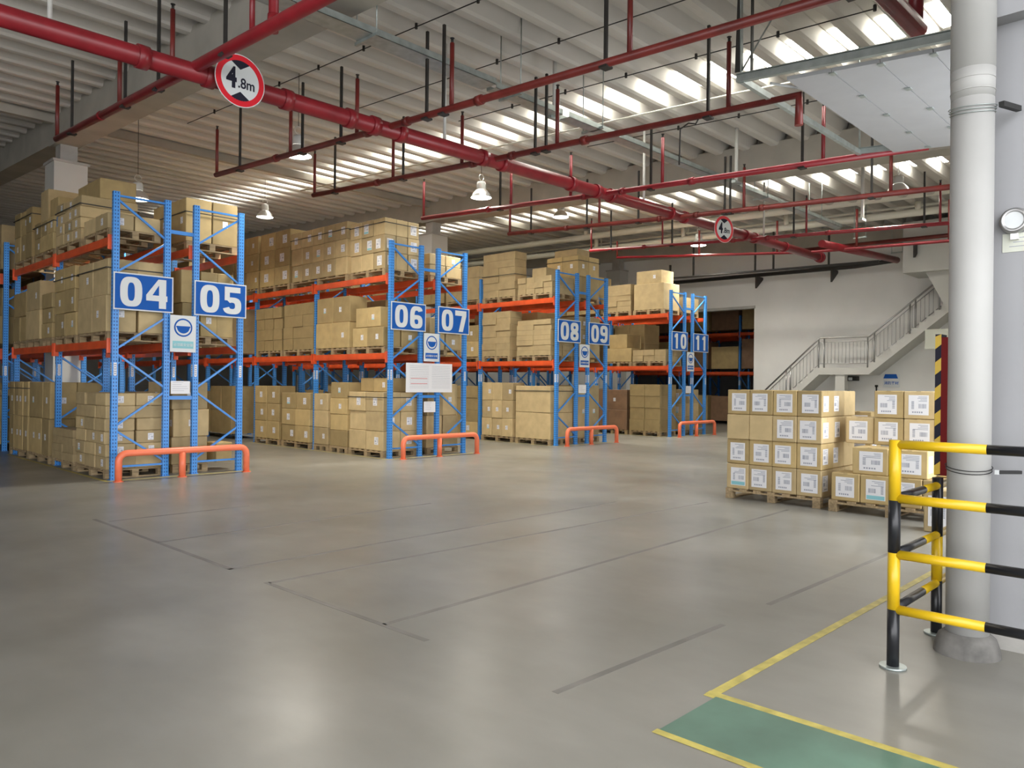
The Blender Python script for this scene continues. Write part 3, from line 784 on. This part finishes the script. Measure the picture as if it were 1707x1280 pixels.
# pipes near the far wall
def pipe(label, pts, r, m, verts=(), clamps=(), name='sprinkler_pipe', vm=None):
    p0 = Vector(pts[0]); t = thing(name, label, 'pipe', pts[0])
    obj('pipe_run', MB().tube([Vector(p)-p0 for p in pts], r, 12), m, t)
    for (x,y,z0,z1) in verts: obj('vertical_pipe', MB().tube([Vector((x,y,z0))-p0, Vector((x,y,z1))-p0], r*.8, 8), vm or m, t)
    for (x,y,z) in clamps:
        obj('wall_bracket', MB().prism([Vector((x,y-.03,z-.02))-p0, Vector((x+.5,y-.03,z-.02))-p0, Vector((x+.5,y-.03,z-.1))-p0, Vector((x,y-.03,z-.45))-p0], (0,.06,0)), M_blk, t)
    return t
pipe('seventh branch pipe, thin red, nearest the far wall', [(20.9,2.5,5.1),(20.9,8.8,5.3),(20.9,15.3,5.85)], .04, M_red, [(20.9,15.3,5.85,6.4),(20.9,9.7,5.35,6.3),(20.9,7.5,5.25,6.3),(20.9,12.2,5.6,6.35),(20.9,5.3,5.2,6.2)], vm=M_dred)
pipe('low dark sprinkler loop hanging in front of the far wall', [(22.6,14.3,5.7),(22.6,14.3,5.25),(22.6,7.5,5.12)], .042, M_blk, [(22.6,13.4,5.25,6.4),(22.6,11.2,5.2,6.4),(22.6,10.6,5.2,6.4),(22.6,8.9,5.15,6.2)])
pipe('second red main pipe running to the far wall', [(19.6,7.9,5.25),(25.4,7.9,5.55)], .1, M_red, [])
pipe('dark pipe on brackets along the far wall above the opening', [(25.55,16.5,5.55),(25.55,9.2,5.5),(25.4,7.9,5.55)], .07, M_blk, [], [(25.5,12.6,5.5),(25.5,9.95,5.5)], name='wall_pipe')
pipe('red pipe end and cap close to the raised door', [(6.0,2.75,5.6),(9.4,2.72,5.62)], .1, M_red, [(9.3,2.72,5.62,6.4)])
pipe('upper dark red pipe past the stair bulkhead', [(24.3,10.5,6.0),(24.3,3.0,5.9)], .06, M_dred, [], [(24.3,7.08,5.85)], name='wall_pipe')
def cpipe(x, z, r, label, ya=3.0, yb=26, name='service_pipe'):
    pipe(label, [(x,ya,z+.015*(ya-8)),(x,yb,z+.025*(yb-8))], r, M_cream, [(x,yy,z+.02*(yy-8),zr(yy)) for yy in (6.5,10.2,13.8,17.5)], name=name)
cpipe(22.0, 6.72, .11, 'thick upper cream pipe along the far end of the hall')
cpipe(22.6, 6.35, .1, 'thick lower cream pipe along the far end of the hall')
cpipe(22.9, 6.6, .035, 'thin cream pipe between the two thick cream pipes')
tag(obj('conduit', MB().tube([(10.4,17.7,6.5),(11.75,6.1,6.45),(12.2,3.2,6.4)], .018, 6), M_cream), 'thin white conduit running diagonally below the skylights', 'conduit')
# ---- cable trays
def tray(x0, x1, y, z, w, label, hang):
    t = thing('cable_tray', label, 'cable tray', (x0, y, z))
    L = x1-x0
    obj('tray_channel', MB().box(0,L,-w/2,w/2,0,.006).box(0,L,-w/2,-w/2+.006,0,.09).box(0,L,w/2-.006,w/2,0,.09), M_galv, t)
    for h in hang:
        obj('support_bar', MB().box(h-.02,h+.02,-w/2-.08,w/2+.08,-.04,0), M_galv, t)
        for s in (-1,1): obj('hanger_rod', MB().tube([(h,s*(w/2+.06),-.04),(h,s*(w/2+.06),zr(y)+.25-z)], .009, 6), M_galv, t)
tray(2.6,7.75,8.0,5.88,.3,'wide galvanised cable tray hanging left of centre under the roof',[3.0,5.6,7.6])
tray(7.8,9.3,8.0,5.86,.2,'short narrow galvanised tray joining the wide tray to the white pole',[8.6])
tray(9.4,20.8,7.95,5.84,.2,'long galvanised cable tray running away toward the far wall',[9.9,13.0,16.2,19.4])
for x, y, z0, nm in ((9.3,8.08,5.85,'white vertical pole holding the cable tray above the hall centre'),(14.0,7.36,5.62,'white vertical pole farther right holding a cable tray'),(17.6,6.2,5.3,'white pipe pole in front of the cream pipes')):
    t = thing('support_pole', nm, 'pole', (x,y,z0))
    obj('pole_shaft', MB().tube([(0,0,0),(0,0,zr(y)-z0+.1)], .035, 10), M_white, t)
    obj('pole_foot', MB().box(-.12,.12,-.04,.04,-.03,.02), M_galv, t)
# thin tie wires with knots below the ribs
for i, (x, ya, yb) in enumerate(((6.95,3.5,16.5),(8.6,3.5,12.5),(13.2,3.0,10.5),(10.3,3.5,11.5))):
    t = thing('tie_wire', ['thin wire with clips left of centre under the roof','thin wire with clips above the hall centre','thin wire with clips right of the skylight row','thin wire with clips just left of the skylight row'][i], 'wire', (x, ya, zr(ya)-.05))
    obj('wire', MB().tube([(0,0,0),(0,yb-ya,zr(yb)-zr(ya))], .009, 6), M_blk, t)
    for k in range(int((yb-ya)/1.3)): obj('wire_clip', MB().tube([(0,k*1.3,.05*k*1.3-.03),(0,k*1.3,.05*k*1.3+.05)], .022, 6), M_blk, t)
# cables drooping
tag(obj('hanging_cable', MB().tube([(8.61,5.05,4.96),(8.62,5.1,4.9),(8.61,5.2,4.93),(8.61,5.32,4.88),(8.61,5.33,4.42)], .01, 6), M_blk), 'black cable dangling from the third branch pipe', 'cable')

# ---- high bay lamps
LMESH = {}
def bay_lamp(x, y, z, label, e=75):
    t = thing('high_bay_lamp', label, 'lamp', (x,y,z), 0, 'hanging high bay lamps')
    if not LMESH:
        LMESH['reflector'] = MB().lathe([(.235,0),(.228,.02),(.2,.09),(.14,.16),(.1,.19)], n=28).fixed('reflector', M_alu)
        LMESH['lamp_housing'] = MB().lathe([(.0,.19),(.1,.19),(.105,.2),(.105,.32),(.09,.36),(.0,.37)], n=20).fixed('lamp_housing', M_white)
        LMESH['lamp_lens'] = MB().lathe([(.0,.012),(.225,.012),(.225,.005),(0,-.01)], n=28).fixed('lamp_lens', M_lamp)
    for k, me in LMESH.items(): link(k, me, t)
    obj('hook_ring', MB().tube([(.07*cos(a),0,.46+.07*sin(a)) for a in [i*pi/8 for i in range(17)]], .008, 6), M_alu, t)
    obj('suspension_cord', MB().tube([(0,0,.53),(0,0,zr(y)-z+.33)], .006, 6), M_blk, t)
    l = bpy.data.lights.new('lamp_light', 'AREA'); l.shape = 'DISK'; l.size = .4; l.energy = e; l.color = (1,.94,.82); l.spread = radians(150)
    lo = bpy.data.objects.new('lamp_light', l); C.objects.link(lo); lo.parent = t; lo.location = (0,0,-.03)
bay_lamp(11.95,12.55,5.77,'white high bay lamp hanging in the middle of the roof')
bay_lamp(7.2,12.35,5.62,'glowing high bay lamp just left behind the second branch pipe')
bay_lamp(17.9,5.55,5.85,'glowing high bay lamp at upper right near the raised door')
bay_lamp(21.2,12.4,5.95,'small high bay lamp in front of the far wall')
bay_lamp(17.2,14.65,6.5,'high bay lamp seen through the branch pipes right of centre')
bay_lamp(6.2,17.2,5.43,'high bay lamp just above the top of rack four')
bay_lamp(10.9,20.5,6.3,'high bay lamp behind the cartons on the top shelf of rack six')

# ---- hanging height-limit signs
def limit_sign(x, y, z, rz, label):
    t = thing('height_limit_sign', label, 'sign', (x,y,z), rz, 'height limit signs')
    def disc(r, y0, m, name): return obj(name, MB().prism([(r*cos(2*pi*i/48), y0, r*sin(2*pi*i/48)) for i in range(48)], (0,.003,0)), m, t)
    disc(.31, 0, M_signw, 'sign_disc'); disc(.3, -.0015, M_signr, 'red_ring'); disc(.235, -.003, M_signw, 'white_field')
    for s in (1,-1):
        arc = [(.235*cos(a), -.0045, s*.235*sin(a)) for a in [pi/2-.5+i*1.0/10 for i in range(11)]]
        obj('clearance_arrow', MB().prism(arc+[(0,-.0045,s*.13)], (0,.002,0)), M_signk, t)
    lettering('figure', '4', .33, M_signk, t, (-.11,-.006,.02), off=.012, sx=.72)
    lettering('figure', '.8m', .17, M_signk, t, (.075,-.006,-.025), off=.002, sx=.85)
    obj('pipe_clamp', MB().box(-.03,.03,.002,.14,-.03,.05), M_blk, t)
limit_sign(4.24, 8.6, 5.1, 0, 'round red and white 4.8m height limit sign, the large one at upper left')
limit_sign(15.85, 8.62, 5.14, radians(-14), 'small round 4.8m height limit sign farther along the red main pipe')

# ================================================================ RAISED DOOR
dt = thing('overhead_door', 'grey sectional overhead door raised flat under the roof on galvanised tracks', 'door', (7.95, 4.1, 4.98))
def sl(yy): return -.085*(4.1-yy)
yb_ = 3.62; n = 0
while yb_ > 1.2:
    ya_ = max(yb_-.472, 1.12)
    obj('door_panel', MB().prism([(.05,ya_-4.1,sl(ya_)-.06),(.05,yb_-4.1,sl(yb_)-.06),(.05,yb_-4.1,sl(yb_)-.02),(.05,ya_-4.1,sl(ya_)-.02)], (3.45,0,0)), M_door, dt)
    for xx in (.1,.95,1.75,2.6,3.4):
        obj('hinge', MB().box(xx-.04,xx+.04,ya_-4.1-.03,ya_-4.1+.03,sl(ya_)-.072,sl(ya_)-.06), M_galv, dt)
    yb_ = ya_-.008
for xx, nm in ((-.05,'near'),(3.55,'far')):
    obj('door_track', MB().beam((xx,.05,.02),(xx,-3.0,sl(1.1)+.02), .06, .075), M_galv, dt)
    obj('track_lip', MB().beam((xx,.05,.065),(xx,-3.0,sl(1.1)+.065), .1, .008), M_galv, dt)
obj('cross_bar', MB().beam((-.05,0,.0),(3.55,0,.0), .05, .07), M_galv, dt)
for xx, yy in ((-.05,.0),(-.05,-.12),(3.55,0)):
    obj('track_hanger', MB().beam((xx,yy,.03),(xx,yy+(0 if yy else .02),1.6), .05, .012), M_galv if yy == 0 else M_blk, dt)
obj('sway_brace', MB().beam((-.05,.0,.1),(.9,-.3,1.6), .03, .006), M_galv, dt)
obj('sway_brace', MB().beam((-.05,.05,.1),(.12,.1,1.6), .06, .01), M_blk, dt)
tag(obj('fluorescent_tube', MB().tube([(8.3,3.95,5.02),(8.95,3.62,5.02)], .015, 8), M_signw), 'thin white tube below the corner of the raised door frame', 'tube')

# ================================================================ STAIRS
st = thing('staircase', 'white concrete staircase with a landing against the far wall', 'staircase', (25.0, 8.57, 0))
def steps(y0, z0, y1, z1, n):
    """flight rising from (y0,z0) to (y1,z1)"""
    b = MB(); dy = (y1-y0)/n; dz = (z1-z0)/n
    pts = [(0,y0,z0)]
    for i in range(n): pts += [(0,y0+dy*i,z0+dz*(i+1)), (0,y0+dy*(i+1),z0+dz*(i+1))]
    pts += [(0,y1,z1-.22), (0,y0-(0 if z0 else 0),max(z0-.22,0))]
    if z0 == 0: pts = pts[:-1]+[(0,y0+dy*1.2,0)]
    b.prism(pts, (1.0,0,0)); return b
obj('stair_flight', steps(12.5-8.57, 0, 10.13-8.57, 2.2, 13), M_white, st)
obj('stair_flight', steps(0, 2.2, 5.9-8.57, 4.4, 13), M_white, st)
obj('landing_slab', MB().box(0,1.0,0,1.56,1.98,2.2), M_white, st)
obj('landing_pier', MB().box(.05,.3,.75,1.05,0,1.98), M_white, st)
obj('upper_flight_underside', MB().prism([(-.2,6.9-8.57,5.0),(-.2,6.3-8.57,3.8),(-.2,5.2-8.57,3.8),(-.2,5.2-8.57,5.0)], (.25,0,0)), M_white, st)
obj('upper_landing', MB().box(-.5,1.0,4.5-8.57,7.45-8.57,5.0,6.5), M_white, st)
rl = thing('stair_railing', 'stainless steel stair railing with thin balusters along the staircase', 'railing', (25.05, 8.57, 0))
def rz_(y, h):
    if y > 10.13: return 2.2-(y-10.13)*(2.2/2.37)+h
    if y > 8.57: return 2.2+h
    return 2.2+(8.57-y)*(2.2/2.67)+h
ys_ = [12.2, 10.13, 8.57, 6.55]
for h, nm, r in ((.98,'handrail',.03),(.84,'middle_rail',.014),(.14,'bottom_rail',.014)):
    obj(nm, MB().tube([(0,y-8.57,rz_(y,h)) for y in ys_], r, 8), M_ss, rl)
for y in (12.2,11.25,11.1,10.16,9.98,8.62,8.42,7.4,7.25,6.6):
    obj('rail_post', MB().tube([(0,y-8.57,rz_(y,0)-.02),(0,y-8.57,rz_(y,.98))], .026, 8), M_ss, rl)
y = 12.05
while y > 6.65:
    obj('baluster', MB().tube([(0,y-8.57,rz_(y,.14)),(0,y-8.57,rz_(y,.84))], .008, 5), M_ss, rl); y -= .115
# wall fittings under the stairs
t = thing('wall_notice', 'blue and white notice on the wall under the stairs', 'sign', (25.97, 8.2, 1.85))
obj('notice_sheet', MB().box(-.006,0,-.25,.25,-.26,.16), M_signw, t); obj('blue_header', MB().prism([(-.009,-.2,.02),(-.009,.24,.02),(-.009,.19,.16),(-.009,-.15,.16)], (.003,0,0)), M_sblue, t)
me = text_mesh('消防器材', .11, .001, .002, 1); me.materials.clear(); me.materials.append(M_sblue)
o = link('notice_text', me, t, (-.008,0,-.12), -pi/2)
t = thing('wall_device', 'dark floodlight device on the wall beneath the landing', 'lamp', (25.9, 9.4, 1.86))
obj('device_body', MB().box(-.1,.1,-.2,.2,-.07,.08), M_blk, t); obj('device_bracket', MB().box(-.03,.1,.15,.34,-.1,-.03), M_alu, t); obj('device_lens', MB().box(-.105,-.1,-.05,.08,-.05,.04), M_signw, t)
tag(obj('wall_conduit', MB().tube([(25.96,8.65,.5),(25.96,8.65,1.6)], .02, 8).tube([(25.96,8.65,1.6),(25.96,8.65,1.66)], .05, 8), M_blk), 'thin dark conduit running down the wall under the stairs', 'conduit')
tag(obj('wall_panel', MB().box(24.6,24.68,6.1,6.85,2.72,3.3), M_papy), 'pale square panel just above the red striped cabinet', 'panel')

# ================================================================ SAFETY RAILING (right foreground)
sr = thing('safety_railing', 'yellow and black tubular safety railing with a corner post', 'railing', (4.54, 1.41, 0))
R = .03; SPLY = 1.41-.93
def seg(name, p0, p1, m, r=R): return obj(name, MB().tube([p0, p1], r, 16), m, sr)
for z in (1.24,.94,.63,.325):
    a = seg('rail', (0,0,z), (0,-.445,z), M_yel, .026)
    k = 0; yy = -.445
    while yy > -3.2:
        seg('rail', (0,yy,z), (0,yy-.45,z), M_bkp if k % 2 == 0 else M_yel, .026); yy -= .45; k += 1
for z in (.94,.63,.325):
    seg('rail', (0,0,z), (.52,0,z), M_bkp, .024); seg('rail', (.52,0,z), (1.1,0,z), M_yel, .024)
for x, tp in ((0,1.265),(.82,1.0)):
    cuts = [(.008,.325,M_bkp),(.325,.64,M_yel),(.64,.93,M_bkp),(.93,tp,M_yel)] if x == 0 else [(.008,.34,M_bkp),(.34,.62,M_yel),(.62,.99,M_bkp)]
    for z0, z1, m in cuts: seg('railing_post', (x,0,z0), (x,0,z1), m, .032)
    obj('foot_plate', MB().tube([(x,0,0),(x,0,.012)], .07, 20), M_galv, sr)
for y0_ in (-2.0,):
    seg('railing_post', (0,y0_,.01), (0,y0_,1.26), M_bkp, .032)
# red cabinet with hazard tape
cb_ = thing('striped_red_cabinet', 'narrow dark red cabinet with a yellow and black hazard striped edge', 'cabinet', (5.4, 1.2, 1.0))
obj('cabinet_body', MB().box(0,.12,-.1,.208,0,.88), M_cab, cb_)
hz = MB(); zz = 0; k = 0; y0_, y1_ = .208, .243
obj('tape_edge', MB().box(.0,.12,.208,.243,0,.9), M_signk, cb_)
z = -.02
while z < .86:
    za, zb_ = max(z,0), min(z+.07,.9)
    hz.prism([(-.0015,y1_,max(z,0)),(-.0015,y0_,min(z+.03,.9)),(-.0015,y0_,min(z+.11,.9)),(-.0015,y1_,min(z+.08,.9))], (.0015,0,0)); z += .165
obj('yellow_stripes', hz, M_yel, cb_)
# wires and strap on the round column
def ring(zc, n, name, label, r=.117):
    t = thing(name, label, 'wire', (5.11,1.18,zc))
    for i in range(n):
        obj('wire_loop', MB().tube([((r+.003*i)*cos(a), (r+.003*i)*sin(a), .018*i+.02*sin(a+1.2)) for a in [2*pi*j/36 for j in range(37)]], .0028, 6), M_galv if name == 'wire_wrap' else M_dark, t)
    return t
t = ring(3.17, 3, 'wire_wrap', 'loops of thin wire round the upper part of the round column')
obj('clamp_end', MB().beam((-.02,-.15,.02),(.17,-.2,.03), .03, .03), M_dark, t)
t = ring(1.08, 2, 'cable_tie', 'dark cable looped round the column above the top yellow rail')
obj('plug_end', MB().beam((-.06,-.15,0),(.1,-.24,-.005), .02, .02), M_dark, t)
obj('plug_tip', MB().box(-.07,-.05,-.165,-.145,-.012,.012), M_signw, t)
# emergency light and notice on the right wall
t = thing('emergency_light', 'round chrome emergency lamp on the pale wall at the right edge', 'lamp', (5.33, 1.0, 2.55))
pr_ = [(.0,-.03),(.03,-.028),(.055,-.015),(.062,0),(.06,.03),(.05,.04)]
b = MB().lathe([(.075,0),(.078,.02),(.07,.045),(.058,.05),(.045,.035),(0,.028)], n=28)
b.v = [(-.01-z, x, y) for (x,y,z) in b.v]; obj('lamp_head', b, M_ss, t)
obj('lamp_glass', MB().tube([(-.045,0,0),(-.05,0,0)], .055, 24), M_signw, t); obj('lamp_neck', MB().box(-.03,0,-.02,.02,-.11,-.07), M_alu, t)
t = thing('taped_notice', 'pale taped notice with faint marks below the emergency lamp', 'notice', (5.33, .98, 2.38))
obj('notice_sheet', MB().box(-.004,0,-.1,.085,-.01,.1), M_papy, t)
b = MB()
for i in range(3): b.box(-.005,-.004,-.06,.05-.02*i,.02+.025*i,.024+.025*i)
obj('notice_marks', b, M_ink, t)
